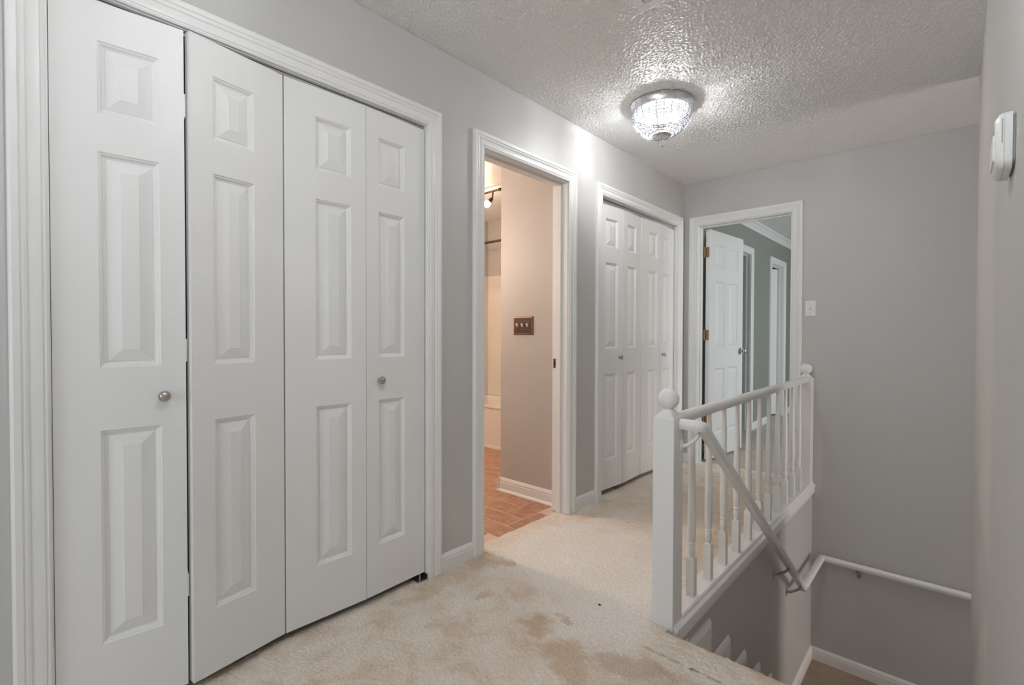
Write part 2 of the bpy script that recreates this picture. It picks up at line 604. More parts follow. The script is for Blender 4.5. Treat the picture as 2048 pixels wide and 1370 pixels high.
mb.box(-0.02, XS - 0.1, 0.25, YB + 0.11, -0.1, -0.014).box(XS - 0.1, XR, 0.25, 1.72, -0.1, -0.012)
mb.build('carpet_backing', M['carpet'], floor)
struct('floor.001', MB().box(-0.1, 4.0, YB + 0.11, 9.3, -0.1, -0.004).box(-1.0, -0.1, 5.1, 7.9, -0.1, -0.004),
       M['carpet_bed'], 'grey beige carpet of the bedroom behind the open door', 'floor')
struct('floor.005', MB().box(-0.65, -0.02, 0.04, 1.44, -0.1, -0.012).box(-0.56, -0.02, 2.65, 4.2, -0.1, -0.012), M['carpet'],
       'carpet inside the closets', 'floor')

# ---- herringbone bathroom tiles, each a piece of the bathroom floor
bf = struct('floor.004', MB().box(-2.3, -0.05, 1.54, 4.06, -0.1, -0.0105), M['grout'],
            'terracotta herringbone tile floor of the bathroom', 'floor')
mod, gap = 0.149, 0.006


def tile_mesh(lx, ly):
    b = 0.0015
    m = MB()
    m.loft([[(gap / 2, gap / 2, -0.006), (lx - gap / 2, gap / 2, -0.006), (lx - gap / 2, ly - gap / 2, -0.006), (gap / 2, ly - gap / 2, -0.006)],
            [(gap / 2, gap / 2, -b), (lx - gap / 2, gap / 2, -b), (lx - gap / 2, ly - gap / 2, -b), (gap / 2, ly - gap / 2, -b)],
            [(gap / 2 + b, gap / 2 + b, 0), (lx - gap / 2 - b, gap / 2 + b, 0), (lx - gap / 2 - b, ly - gap / 2 - b, 0), (gap / 2 + b, ly - gap / 2 - b, 0)]])
    me = bpy.data.meshes.new('tile')
    me.from_pydata(m.v, [], m.f)
    fix_normals(me)
    me.materials.append(M['tile'])
    return me


tH, tV, tS = tile_mesh(2 * mod, mod), tile_mesh(mod, 2 * mod), tile_mesh(mod, mod)
for i in range(-14, 2):
    for j in range(-4, 13):
        s = (i + j + 1) % 4
        x, y = -0.311 + i * mod, 2.088 + j * mod
        mesh = tH if s == 0 else tV if s == 2 else None
        if mesh is None:
            continue
        w, d = (2 * mod, mod) if s == 0 else (mod, 2 * mod)
        if x < -2.3 or x + w > -0.06 + 0.12 or y < 1.54 or y + d > 3.45:
            continue
        t = bpy.data.objects.new('tile', mesh)
        C.objects.link(t)
        t.parent = bf
        t.location = (x, y, -0.009)

# ------------------------------------------------------------------ casings, jambs, baseboards
CAS = [(0.0, 0.0), (0.0, 0.009), (0.005, 0.012), (0.011, 0.010), (0.013, 0.013), (0.034, 0.0150), (0.038, 0.0135),
       (0.041, 0.0170), (0.047, 0.0185), (0.052, 0.0165), (0.055, 0.0200), (0.068, 0.0205), (0.073, 0.0180), (0.075, 0.014), (0.075, 0.0)]


def casing(name, fn, a0, a1, top, depth, label, stop=None, extra=None, base=-0.004, back=True, z_leg=0.0):
    """fn(u, w, z) maps along-wall, outward, up to world"""
    mid = fn((a0 + a1) / 2, 0, 0)
    root = tag(empty(name, mid), label, 'door casing', kind='structure')
    rv = 0.004
    for s, a in ((-1, a0 - rv), (1, a1 + rv)):
        m = MB()
        m.loft([[fn(a + s * p, w, base) for p, w in CAS], [fn(a + s * p, w, top + rv + p) for p, w in CAS]])
        m.build('casing_leg', M['trim'], root, smooth=True, autosmooth=28)
    m = MB()
    m.loft([[fn(a0 - rv - p, w, top + rv + p) for p, w in CAS], [fn(a1 + rv + p, w, top + rv + p) for p, w in CAS]])
    m.build('casing_head', M['trim'], root, smooth=True, autosmooth=28)

    def bx(u0, u1, w0, w1, z0, z1, nm):
        m = MB()
        c = [fn(u, w, z) for z in (z0, z1) for u, w in ((u0, w0), (u1, w0), (u1, w1), (u0, w1))]
        m.v = c
        m.f = [(3, 2, 1, 0), (4, 5, 6, 7), (0, 1, 5, 4), (1, 2, 6, 5), (2, 3, 7, 6), (3, 0, 4, 7)]
        return m.build(nm, M['trim'], root, bevel=0.0015)
    bx(a0 - JT + 0.001, a0, -depth, 0.0, base, top, 'jamb')
    bx(a1, a1 + JT - 0.001, -depth, 0.0, base, top, 'jamb')
    bx(a0 - JT + 0.001, a1 + JT - 0.001, -depth, 0.0, top, top + JT - 0.001, 'jamb_head')
    if stop:
        s0, s1 = stop
        bx(a0, a0 + 0.011, -s1, -s0, base, top - 0.011, 'door_stop')
        bx(a1 - 0.011, a1, -s1, -s0, base, top - 0.011, 'door_stop')
        bx(a0, a1, -s1, -s0, top - 0.011, top, 'door_stop')
    return root


fl = lambda u, w, z: (w, u, z)
fb = lambda u, w, z: (u, YB - w, z)
t1 = casing('trim_1', fl, A0, A1, HO, 0.116, 'white ridged casing around the near bifold closet')
t2 = casing('trim_2', fl, B0, B1, HO, 0.116, 'white ridged casing around the open bathroom doorway', stop=(0.045, 0.08))
t3 = casing('trim_3', fl, C0, C1, HO, 0.116, 'white ridged casing around the far bifold closet')
t4 = casing('trim_4', fb, D0, D1, HO, 0.11, 'white ridged casing around the bedroom doorway', stop=(0.035, 0.07))
t5 = casing('trim_5', fl, 5.35, 6.095, HO, 0.116, 'white casing beside the open door inside the bedroom', stop=(0.04, 0.075))
t6 = casing('trim_6', fl, 6.968, 7.565, HO, 0.116, 'white casing of the narrow doorway deep in the bedroom', stop=(0.04, 0.075))

# strike plate on the bathroom jamb
m = MB().box(-0.107, -0.082, B1 - 0.002, B1, 0.905, 0.965)
sp = m.build('strike_plate', M['copper'], t2, bevel=0.001)
MB().box(-0.100, -0.090, B1 - 0.0026, B1 - 0.0018, 0.920, 0.950).build('latch_hole', M['dark'], t2)

BASE = [(0.0, 0.0), (0.013, 0.0), (0.013, 0.056), (0.010, 0.060), (0.0125, 0.066), (0.0115, 0.070), (0.007, 0.078), (0.004, 0.084), (0.0, 0.085)]


def baseboard(name, runs, label, shoe=False, z0=-0.006, k=1.0):
    """runs: (start, end, outward dir)"""
    root = None
    for (a, b, w) in runs:
        a, b, w = Vector(a), Vector(b), Vector(w)
        if root is None:
            root = tag(empty(name, (a + b) / 2), label, 'baseboard', kind='structure')
        m = MB()
        m.loft([[a + w * p + Vector((0, 0, z0 + q * k)) for p, q in BASE], [b + w * p + Vector((0, 0, z0 + q * k)) for p, q in BASE]])
        m.build('board', M['trim'], root, smooth=True, autosmooth=28)
        if shoe:
            Q = [(0.0, 0.0), (0.026, 0.0), (0.0245, 0.007), (0.019, 0.014), (0.0125, 0.018), (0.0, 0.019)]
            m = MB()
            m.loft([[a + w * p + Vector((0, 0, z0 + q)) for p, q in Q], [b + w * p + Vector((0, 0, z0 + q)) for p, q in Q]])
            m.build('shoe_moulding', M['trim'], root, smooth=True, autosmooth=40)
    return root


ce = 0.079 + 0.0005
baseboard('baseboard_left', [((0, A1 + ce, 0), (0, B0 - ce, 0), (1, 0, 0)), ((0, B1 + ce, 0), (0, C0 - ce, 0), (1, 0, 0)),
                             ((0, C1 + ce, 0), (0, YB, 0), (1, 0, 0)), ((0, Y0, 0), (0, A0 - ce, 0), (1, 0, 0))],
          'white baseboard pieces between the door casings of the long wall')
baseboard('baseboard_back', [((0.0, YB, 0), (D0 - ce, YB, 0), (0, -1, 0))], 'short white baseboard in the corner by the bedroom door')
baseboard('baseboard_bathroom', [((-0.66, 2.55, 0), (-0.118, 2.55, 0), (0, -1, 0)), ((-0.65, 2.53, 0), (-0.65, 3.42, 0), (-1, 0, 0))],
          'white baseboard with shoe moulding on the bathroom wall', shoe=True, z0=-0.01, k=1.12)
baseboard('baseboard_bedroom', [((0, 6.095 + ce, 0), (0, 6.968 - ce, 0), (1, 0, 0)), ((0, 7.565 + ce, 0), (0, 9.3, 0), (1, 0, 0)),
                                ((0, YB + 0.11, 0), (0, 5.35 - ce, 0), (1, 0, 0))], 'white baseboard along the bedroom side wall')
baseboard('baseboard_landing', [((XS, 3.36, LZ), (XS, YB, LZ), (1, 0, 0)), ((XS, YB, LZ), (XR + 0.25, YB, LZ), (0, -1, 0))],
          'white baseboard around the lower stair landing', z0=0.0, k=1.1)
# bedroom crown moulding
CR = [(0, 0), (0, -0.085), (0.010, -0.085), (0.014, -0.070), (0.030, -0.052), (0.046, -0.026), (0.062, -0.018), (0.066, 0)]
m = MB()
m.loft([[(w, YB + 0.11, H + z) for w, z in CR], [(w, 9.3, H + z) for w, z in CR]])
struct('trim_7', m, M['trim'], 'white crown moulding at the top of the bedroom wall', 'crown moulding', smooth=True, autosmooth=28)


# ------------------------------------------------------------------ moulded doors
def leaf_parts(parent, W, Hh, T, panels, z0=0.0, mat=None):
    """leaf in local coords: x 0..W, front face at y=0 looking to -y, body to y=T; returns the leaf object (mesh)"""
    mat = mat or M['leaf']
    m = MB()
    xs = sorted({0.0, W} | {p[0] for p in panels} | {p[1] for p in panels})
    zs = sorted({z0, z0 + Hh} | {p[2] for p in panels} | {p[3] for p in panels})

    def inside(x, z):
        return any(p[0] < x < p[1] and p[2] < z < p[3] for p in panels)
    for a in range(len(xs) - 1):
        for b in range(len(zs) - 1):
            if not inside((xs[a] + xs[a + 1]) / 2, (zs[b] + zs[b + 1]) / 2):
                m.quadstrip((xs[a], 0, zs[b]), (xs[a + 1], 0, zs[b]), (xs[a + 1], 0, zs[b + 1]), (xs[a], 0, zs[b + 1]))

    def rect(p, i, y):
        return [(p[0] + i, y, p[2] + i), (p[1] - i, y, p[2] + i), (p[1] - i, y, p[3] - i), (p[0] + i, y, p[3] - i)]
    for p in panels:
        m.loft([rect(p, 0, 0), rect(p, 0.003, 0.0035), rect(p, 0.006, 0.0042), rect(p, 0.011, 0.0105), rect(p, 0.016, 0.0125)], cap=False)
        r = rect(p, 0.016, 0.0125)
        m.quadstrip(*r)
    zt = z0 + Hh
    m.quadstrip((0, T, z0), (0, T, zt), (W, T, zt), (W, T, z0))
    m.quadstrip((0, 0, z0), (0, 0, zt), (0, T, zt), (0, T, z0))
    m.quadstrip((W, 0, z0), (W, T, z0), (W, T, zt), (W, 0, zt))
    m.quadstrip((0, 0, zt), (W, 0, zt), (W, T, zt), (0, T, zt))
    m.quadstrip((0, 0, z0), (0, T, z0), (W, T, z0), (W, 0, z0))
    leaf = bpy.data.meshes.new('door_leaf')
    leaf.from_pydata(m.v, [], m.f)
    import bmesh
    bm = bmesh.new()
    bm.from_mesh(leaf)
    bmesh.ops.remove_doubles(bm, verts=bm.verts, dist=0.0002)
    bmesh.ops.recalc_face_normals(bm, faces=bm.faces)
    bm.to_mesh(leaf)
    bm.free()
    lo = link('door_leaf', leaf, mat, parent)
    for p in panels:
        q = MB()
        bv = min(0.032, (p[1] - p[0]) * 0.24)
        q.loft([rect(p, 0.0165, 0.0124), rect(p, 0.018, 0.0105), rect(p, 0.016 + bv, 0.0020), rect(p, 0.0175 + bv, 0.0010)])
        q.build_local('raised_panel', mat, lo)
    return lo


def knob(parent, x, z, y=0.0, s=1.0, mat=None):
    m = MB()
    pr = [(0.009, 0.0), (0.009, 0.002), (0.0055, 0.004), (0.005, 0.012), (0.009, 0.016), (0.0150, 0.019), (0.0165, 0.022), (0.0155, 0.0255),
          (0.0125, 0.0265), (0.0115, 0.026), (0.008, 0.0285), (0.003, 0.0295)]
    rings = []
    for r, h in pr:
        rings.append([(x + r * s * math.cos(2 * math.pi * k / 20), y - h * s, z + r * s * math.sin(2 * math.pi * k / 20)) for k in range(20)])
    m.loft(rings)
    return m.build_local('knob', mat or M['nickel'], parent, smooth=True, autosmooth=50)


PZ = [(0.235, 0.842), (1.020, 1.625), (1.732, 1.932)]


def bifold(name, label, pts, z0, Hh, narrow, knobs, track_x, opening, jitter=0.0):
    """pts: list of the leaf end points ((x,y),(x,y)) on the hall side, one pair per leaf"""
    y0, y1 = opening
    root = tag(empty(name, (0.0, (y0 + y1) / 2, 0.0)), label, 'bifold door', kind='structure')
    leaves = []
    for k, ((xa, ya), (xb, yb)) in enumerate(pts):
        d = Vector((xb - xa, yb - ya, 0))
        W = d.length
        # local x runs along +y seen from the hall; front (-y local) must look to +x
        nl, nr = narrow[k]
        pan = [(nl, W - nr, a, b) for a, b in PZ]
        lf = leaf_parts(root, W, Hh, 0.030, pan, z0)
        ang = math.atan2(d.y, d.x)
        lf.location = (xa, ya - (y0 + y1) / 2, 0)
        lf.rotation_euler = (0, 0, ang)
        leaves.append(lf)
    for k, dx, z in knobs:
        W = (Vector(pts[k][1]) - Vector(pts[k][0])).length
        knob(leaves[k], dx if dx > 0 else W + dx, z)
    # hinges between the paired leaves, on the meeting edges
    for k in (0, 2):
        W = (Vector(pts[k][1]) - Vector(pts[k][0])).length
        for z in (0.30, 1.03, 1.78):
            MB().box(W - 0.001, W + 0.004, 0.004, 0.028, z, z + 0.07).build_local('hinge', M['leaf'], leaves[k])
    # track under the head jamb and pivot bracket at the far jamb
    m = MB()
    zt = z0 + Hh
    m.box(track_x - 0.014, track_x - 0.011, y0, y1, zt + 0.008, HO).box(track_x + 0.011, track_x + 0.014, y0, y1, zt + 0.008, HO)
    m.box(track_x - 0.014, track_x + 0.014, y0, y1, HO - 0.002, HO)
    m.build('track', M['plastic_grey'], root)
    return root, leaves


# near closet: left pair pulled slightly open at its fold
d1, L1 = bifold('door_1', 'near white four-leaf bifold closet door, first fold pulled slightly open',
                [((-0.004, 0.1335), (0.030, 0.4320)), ((0.044, 0.4440), (-0.006, 0.7425)), ((-0.004, 0.7465), (0.006, 1.0665)), ((0.0055, 1.0690), (-0.006, 1.3705))],
                0.028, 2.012, [(0.098, 0.062), (0.066, 0.105), (0.113, 0.064), (0.058, 0.112)],
                [(0, -0.057, 0.930), (3, 0.060, 0.925)], -0.03, (A0, A1))
m = MB().box(-0.055, 0.012, A1 - 0.052, A1 - 0.002, -0.003, 0.001).box(-0.055, 0.012, A1 - 0.004, A1 - 0.002, 0.0, 0.022)
m.lathe([(0.004, 0.0), (0.004, 0.026)], -0.010, A1 - 0.030, 10)
m.build('pivot_bracket', M['nickel'], d1, bevel=0.0006)
# far closet
d2, L2 = bifold('door_2', 'far white four-leaf bifold closet door beside the room corner',
                [((-0.032, 2.866), (-0.012, 3.168)), ((-0.010, 3.172), (-0.026, 3.4665)), ((-0.022, 3.470), (-0.012, 3.768)), ((-0.010, 3.772), (-0.030, 4.068))],
                0.030, 1.995, [(0.088, 0.066), (0.066, 0.088), (0.112, 0.050), (0.066, 0.095)],
                [(0, -0.045, 0.955), (3, 0.055, 0.955)], -0.045, (C0, C1))

# bedroom door, swung into the room
AN = math.radians(85.0)
d3 = tag(empty('door_3', (0.137, YB + 0.106, 0.0)), 'white six-panel bedroom door standing open', 'door', kind='structure')
W3 = 0.705
pan = []
for (u0, u1) in ((0.115, 0.315), (0.395, 0.595)):
    pan += [(u0, u1, a, b) for a, b in ((0.23, 0.82), (1.00, 1.60), (1.715, 1.925))]
lf3 = leaf_parts(d3, W3, 2.028, 0.035, pan, 0.018)
lf3.rotation_euler = (0, 0, AN)
lf3.location = (0.046, 0.006, 0)


def door_knob(parent, x, z, side, T):
    m = MB()
    pr = [(0.032, 0.0), (0.031, 0.004), (0.022, 0.008), (0.012, 0.010), (0.011, 0.026), (0.018, 0.032), (0.0265, 0.040), (0.028, 0.048), (0.024, 0.058), (0.014, 0.063), (0.004, 0.064)]
    rings = [[(x + r * math.cos(2 * math.pi * k / 24), (-h if side < 0 else T + h), z + r * math.sin(2 * math.pi * k / 24)) for k in range(24)] for r, h in pr]
    m.loft(rings)
    return m.build_local('door_knob', M['nickel'], parent, smooth=True, autosmooth=50)


door_knob(lf3, W3 - 0.06, 0.965, -1, 0.035)
door_knob(lf3, W3 - 0.06, 0.965, 1, 0.035)
MB().box(W3 - 0.0005, W3 + 0.001, 0.006, 0.029, 0.93, 1.00).build_local('latch_plate', M['nickel'], lf3)
for z in (0.386, 1.118, 1.845):
    m = MB().box(-0.0022, 0.0, 0.004, 0.034, z - 0.045, z + 0.045).box(-0.012, -0.0, 0.034, 0.052, z - 0.045, z + 0.045)
    m.lathe([(0.0075, -0.048), (0.0075, 0.048)], -0.006, 0.040, 12, c0=z)
    m.build_local('hinge', M['brass'], lf3, bevel=0.0004)

# plain leaf inside the deep bedroom doorway and one behind the near bedroom doorway
d4 = tag(empty('door_4', (-0.105, 7.56, 0.0)), 'pale door standing ajar in the narrow doorway deep in the bedroom', 'door', kind='structure')
lf4 = leaf_parts(d4, 0.58, 2.02, 0.035, [(0.08, 0.25, 0.23, 0.82), (0.33, 0.50, 0.23, 0.82), (0.08, 0.25, 1.0, 1.6), (0.33, 0.50, 1.0, 1.6)], 0.018)
lf4.rotation_euler = (0, 0, math.radians(-112))

# ------------------------------------------------------------------ staircase
RUN, RISE, YN = 0.247, -LZ / 7, 1.762
st = tag(empty('staircase', ((XS + XR) / 2, YN, 0)), 'carpeted stair flight going down to the landing', 'stairs', kind='structure')
for k in range(1, 7):
    zt = -RISE * k
    ya, yb = YN + RUN * (k - 1), YN + RUN * k
    MB().box(XS, XR, ya, yb + 0.02, zt - 0.035, zt).build('tread', M['carpet'], st, bevel=0.015)
for k in range(7):
    ya = YN + RUN * k - (0.03 if k == 0 else 0.0)
    MB().box(XS, XR, ya - 0.02, ya, -RISE * (k + 1), -RISE * k - 0.035).build('riser', M['carpet'], st)
# stepped skirting along the stairwell wall
sk = tag(empty('trim_8', (XS, YN + 0.8, -0.5)), 'white stepped skirting following the stairs along the stairwell wall', 'skirting', kind='structure')
for k in range(0, 7):
    y_r, zt = YN + RUN * k, -RISE * k
    ov = 0.13
    if k > 0:
        m = MB()
        a, b = y_r - RUN + ov, y_r + ov
        m.loft([[(XS + p, a, zt - 0.015 + q) for p, q in BASE], [(XS + p, b, zt - 0.015 + q) for p, q in BASE]])
        m.build('tread_board', M['trim'], sk, smooth=True, autosmooth=28)
        z_top = zt - 0.015
    else:
        z_top = -0.09
    MB().box(XS, XS + 0.0125, y_r, y_r + ov, -RISE * (k + 1), z_top).build('riser_board', M['trim'], sk, bevel=0.001)

# ------------------------------------------------------------------ railing
NX, NY = 0.960, 1.805
rl = tag(empty('stair_railing', (NX, (NY + YB) / 2, 0.0)), 'white painted stair railing with ball-topped posts and turned balusters', 'railing')


def newel(cx, cy, label):
    m = MB()
    w = 0.0425

    def sq(s, z, r=0.0):
        return [(cx - s, cy - s, z), (cx + s, cy - s, z), (cx + s, cy + s, z), (cx - s, cy + s, z)]
    m.loft([sq(w, -0.012), sq(w, 0.795), sq(w * 0.94, 0.803), sq(w * 0.70, 0.808)])
    post = m.build('newel_post', M['trim'], rl, bevel=0.003)
    m = MB()
    # flared square-ish cap blending into a round neck
    rings = []
    for s, z, e in ((0.034, 0.806, 0.75), (0.0335, 0.813, 0.7), (0.030, 0.818, 0.5), (0.022, 0.826, 0.2), (0.0165, 0.833, 0.0), (0.0160, 0.838, 0.0)):
        ring = []
        for k in range(28):
            a = 2 * math.pi * k / 28 + math.pi / 4
            ca, sa = math.cos(a), math.sin(a)
            rr = s * ((1 - e) + e / max(abs(ca), abs(sa)) * 0.98)
            ring.append((cx + rr * ca, cy + rr * sa, z))
        rings.append(ring)
    m.loft(rings)
    m.build('cap', M['trim'], rl, smooth=True, autosmooth=50)
    m = MB()
    R, zc = 0.0405, 0.868
    prof = [(R * math.cos(t), R * math.sin(t)) for t in [math.radians(a) for a in range(-66, 90, 8)]]
    prof.append((0.0015, R))
    m.lathe([(0.0165, -R * 0.915)] + prof, cx, cy, 32, c0=zc)
    m.build('ball_finial', M['trim'], rl, smooth=True)
    return post


newel(NX, NY, '')
newel(NX, YB - 0.045, '')
# sill under the balusters with the stair-side moulding
SILL = [(0.918, -0.012), (0.918, 0.018), (0.921, 0.020), (1.000, 0.020), (1.006, 0.014), (1.008, 0.006), (1.0145, 0.003), (1.0205, -0.003),
        (1.0215, -0.009), (1.018, -0.014), (1.014, -0.016), (1.0165, -0.021), (1.0165, -0.056), (1.0145, -0.060), (1.000, -0.060), (1.000, -0.012)]
m = MB()
m.loft([[(x, NY + 0.0425, z) for x, z in SILL], [(x, YB - 0.001, z) for x, z in SILL]])
m.build('sill', M['trim'], rl, smooth=True, autosmooth=28)
S2 = [(max(x, NX + 0.0426), z) for x, z in SILL if x > 1.001]
S2 = [(NX + 0.0426, 0.012)] + S2[1:] + [(NX + 0.0426, -0.060)]
m = MB()
m.loft([[(x, 1.772, z) for x, z in S2], [(x, NY + 0.0425, z) for x, z in S2]])
m.build('sill_end', M['trim'], rl, smooth=True, autosmooth=28)
# top rail
def rail_section(w, h):
    pts = [(-w * 0.36, -h / 2), (w * 0.36, -h / 2), (w * 0.42, -h * 0.30), (w * 0.5, -h * 0.05), (w * 0.47, h * 0.22), (w * 0.33, h * 0.41), (w * 0.12, h * 0.5)]
    return pts + [(-a, b) for a, b in pts[::-1] if abs(a) != w * 0.36 or b > -h / 2]


RS = rail_section(0.050, 0.042)
m = MB().sweep([(NX, NY + 0.0425, 0.784), (NX, YB - 0.0875, 0.790)], RS)
m.build('top_rail', M['trim'], rl, smooth=True, autosmooth=60)


# turned balusters
def baluster_mesh():
    m = MB()
    s = 0.0165

    def sq(t, z):
        return [(-t, -t, z), (t, -t, z), (t, t, z), (-t, t, z)]
    m.loft([sq(s, 0.0), sq(s, 0.155), sq(s * 0.72, 0.163)])
    m.lathe([(0.0115, 0.158), (0.0105, 0.166), (0.0125, 0.174), (0.0150, 0.188), (0.0155, 0.200), (0.0130, 0.212), (0.0115, 0.216), (0.0150, 0.219),
             (0.0152, 0.224), (0.0120, 0.227), (0.0145, 0.240), (0.0162, 0.275), (0.0165, 0.320), (0.0150, 0.450), (0.0105, 0.700), (0.0100, 0.752)], 0, 0, 16)
    me = bpy.data.meshes.new('baluster')
    me.from_pydata(m.v, [], m.f)
    fix_normals(me)
    me.materials.append(M['trim'])
    me.shade_smooth()
    me.set_sharp_from_angle(angle=math.radians(35))
    return me


bme = baluster_mesh()
off = world_loc(rl)
for k in range(11):
    b = bpy.data.objects.new('baluster', bme)
    C.objects.link(b)
    b.parent = rl
    b.location = Vector((0.970, 2.018 + 0.1893 * k, 0.019)) - off

# ------------------------------------------------------------------ handrail on the stairwell walls
HX, HY, HZ = 1.078, YB - 0.075, -0.505
hr = tag(empty('handrail', (HX, 2.6, 0.0)), 'white wall handrail descending into the stairwell and turning along the back wall', 'handrail')
HS = rail_section(0.046, 0.038)
m = MB().sweep([(NX + 0.0430, 1.826, 0.774), (HX - 0.016, 1.826, 0.774), (HX - 0.004, 1.832, 0.773), (HX, 1.846, 0.768), (HX, 3.560, HZ)], HS)
m.build('sloping_rail', M['trim'], hr, smooth=True, autosmooth=60)
m = MB().sweep([(HX, 3.545, HZ), (HX, HY, HZ), (XR + 0.6, HY, HZ)], HS)
m.build('level_rail', M['trim'], hr, smooth=True, autosmooth=60)


def bracket(px, py, pz, wx, wy, mat):
    """wall point (wx,wy) below, rail point above"""
    m = MB()
    d = Vector((px - wx, py - wy, 0)).normalized()
    s = Vector((-d.y, d.x, 0))
    base = Vector((wx, wy, pz - 0.085))
    n = d
    ring = [[base + n * h + s * (r * math.cos(t)) + Vector((0, 0, 1.6 * r * math.sin(t))) for t in [2 * math.pi * k / 14 for k in range(14)]]
            for r, h in ((0.016, 0.0), (0.016, 0.003), (0.010, 0.006))]
    m.loft(ring)
    a = base + n * 0.004
    e = Vector((px, py, pz - 0.027))
    m.tube([a, a + n * 0.018 + Vector((0, 0, 0.004)), (a + e) / 2 + n * 0.016, e - Vector((0, 0, 0.010)), e], 0.0075, 8)
    b = m.build('bracket', mat, hr, smooth=True, autosmooth=50)
    for dz in (-0.018, 0.018):
        q = base + n * 0.0035 + Vector((0, 0, dz))
        m = MB()
        m.loft([[q + n * h + s * (r * math.cos(t)) + Vector((0, 0, r * math.sin(t))) for t in [2 * math.pi * k / 8 for k in range(8)]] for r, h in ((0.0035, 0), (0.0035, 0.002))])
        sc = MB()
        sc.v, sc.f = m.v, m.f
        o = sc.build('screw', M['nickel'], b)
    return b


slope = (HZ - 0.772) / (3.560 - 1.845)
bracket(HX - 0.012, 1.835, 0.772, NX + 0.0425, 1.835, M['trim'])
for y in (3.17, 3.47):
    bracket(HX, y, 0.772 + slope * (y - 1.845), XS, y, M['nickel'])
bracket(HX, 3.80, HZ, XS, 3.80, M['nickel'])
bracket(1.29, HY, HZ, 1.29, YB, M['nickel'])

# ------------------------------------------------------------------ crystal ceiling lamp
LX, LY = 0.520, 2.655
lp = tag(empty('flush_mount_light', (LX, LY, H)), 'round crystal-beaded flush mount ceiling lamp, lit', 'ceiling light')
m = MB().lathe([(0.165, 2.4365), (0.174, 2.4365), (0.176, 2.432), (0.172, 2.428), (0.168, 2.424), (0.165, 2.394), (0.160, 2.392), (0.160, 2.422), (0.02, 2.424), (0.02, 2.4365)], LX, LY, 48, cap=False)
m.build('pan', M['chrome'], lp, smooth=True, autosmooth=40)
BOWL = [(0.163, 2.390), (0.161, 2.374), (0.157, 2.358), (0.151, 2.342), (0.143, 2.326), (0.133, 2.311), (0.121, 2.297), (0.107, 2.284), (0.091, 2.273), (0.073, 2.264)]
m = MB()
for r, z in BOWL:
    pth = [(LX + r * math.cos(2 * math.pi * k / 40), LY + r * math.sin(2 * math.pi * k / 40), z + 0.007) for k in range(41)]
    m.tube(pth, 0.0021, 5, cap=False)
for k in range(24):
    a = 2 * math.pi * k / 24
    m.tube([(LX + r * math.cos(a), LY + r * math.sin(a), z) for r, z in [(0.163, 2.394)] + BOWL + [(0.052, 2.258)]], 0.0021, 5)
m.build('wire_cage', M['wire'], lp)
bd = MB()
for q, (r, z) in enumerate(BOWL):
    nb = int(2 * math.pi * r / 0.0150)
    for k in range(nb):
        a = 2 * math.pi * (k + 0.5 * (q % 2)) / nb
        cx, cy = LX + r * math.cos(a), LY + r * math.sin(a)
        bd.lathe([(0.0022, -0.0066), (0.0058, -0.0030), (0.0058, 0.0030), (0.0022, 0.0066)], cx, cy, 6, c0=z)
tag(bd.build('crystal_beads', M['crystal'], lp), 'rows of clear faceted beads', kind='stuff')
m = MB().lathe([(0.004, 2.268), (0.050, 2.266), (0.056, 2.260), (0.054, 2.256), (0.030, 2.250), (0.008, 2.247), (0.004, 2.246)], LX, LY, 32)
m.build('bottom_disc', M['chrome'], lp, smooth=True, autosmooth=50)
m = MB().lathe([(0.0022, 2.250), (0.0022, 2.226), (0.004, 2.224), (0.004, 2.221)], LX, LY, 10)
m.build('stem', M['chrome'], lp, smooth=True)
m = MB().lathe([(0.001, 2.221), (0.006, 2.217), (0.011, 2.208), (0.0115, 2.203), (0.006, 2.195), (0.0008, 2.189)], LX, LY, 8)
m.build('crystal_drop', M['drop'], lp)
for dx, dy in ((-0.062, -0.030), (0.062, 0.030)):
    m = MB().lathe([(0.011, 2.424), (0.012, 2.41), (0.012, 2.388)], LX + dx, LY + dy, 14)
    sk_ = m.build('socket', M['chrome'], lp, smooth=True, autosmooth=40)
    m = MB().lathe([(0.008, 2.388), (0.013, 2.380), (0.019, 2.366), (0.021, 2.352), (0.018, 2.338), (0.010, 2.329), (0.002, 2.327)], LX + dx, LY + dy, 18)
    m.build('bulb', M['bulb'], lp, smooth=True)

# a copy of the lamp added overhead, out of view, as fill light
lp_fill = lp.copy()
C.objects.link(lp_fill)
lp_fill.location = (1.28, 0.42, H)
lp_fill['label'] = 'added unseen fill lamp overhead, a copy of the crystal-beaded hall lamp'
for ch in list(lp.children):
    c = ch.copy()
    C.objects.link(c)
    c.parent = lp_fill
    if ch.name.startswith('bulb'):
        c.data = ch.data.copy()
        c.data.materials[0] = M['bulb_fill']
lp['group'] = lp_fill['group'] = 'crystal hall lamps'

# ------------------------------------------------------------------ ceiling vent at the top edge
cv = tag(empty('ceiling_vent', (0.97, 1.68, H)), 'white ceiling vent cover at the top edge of the picture', 'vent')
x0, x1, y0, y1 = 0.822, 1.12, 1.53, 1.829
m = MB()
for (a, b, c, d) in ((x0, x1, y0, y0 + 0.035), (x0, x1, y1 - 0.035, y1), (x0, x0 + 0.035, y0 + 0.035, y1 - 0.035), (x1 - 0.035, x1, y0 + 0.035, y1 - 0.035)):
    m.box(a, b, c, d, H - 0.016, H - 0.001)
m.build('frame', M['plastic'], cv, bevel=0.003)
MB().box(x0 + 0.035, x1 - 0.035, y0 + 0.035, y1 - 0.035, H - 0.003, H - 0.001).build('backing', M['dark'], cv)
for k in range(9):
    yy = y0 + 0.045 + k * 0.0245
    m = MB()
    m.loft([[(x, yy, H - 0.004), (x, yy + 0.002, H - 0.004), (x, yy + 0.018, H - 0.014), (x, yy + 0.016, H - 0.014)] for x in (x0 + 0.035, x1 - 0.035)])
    m.build('louver', M['plastic'], cv)

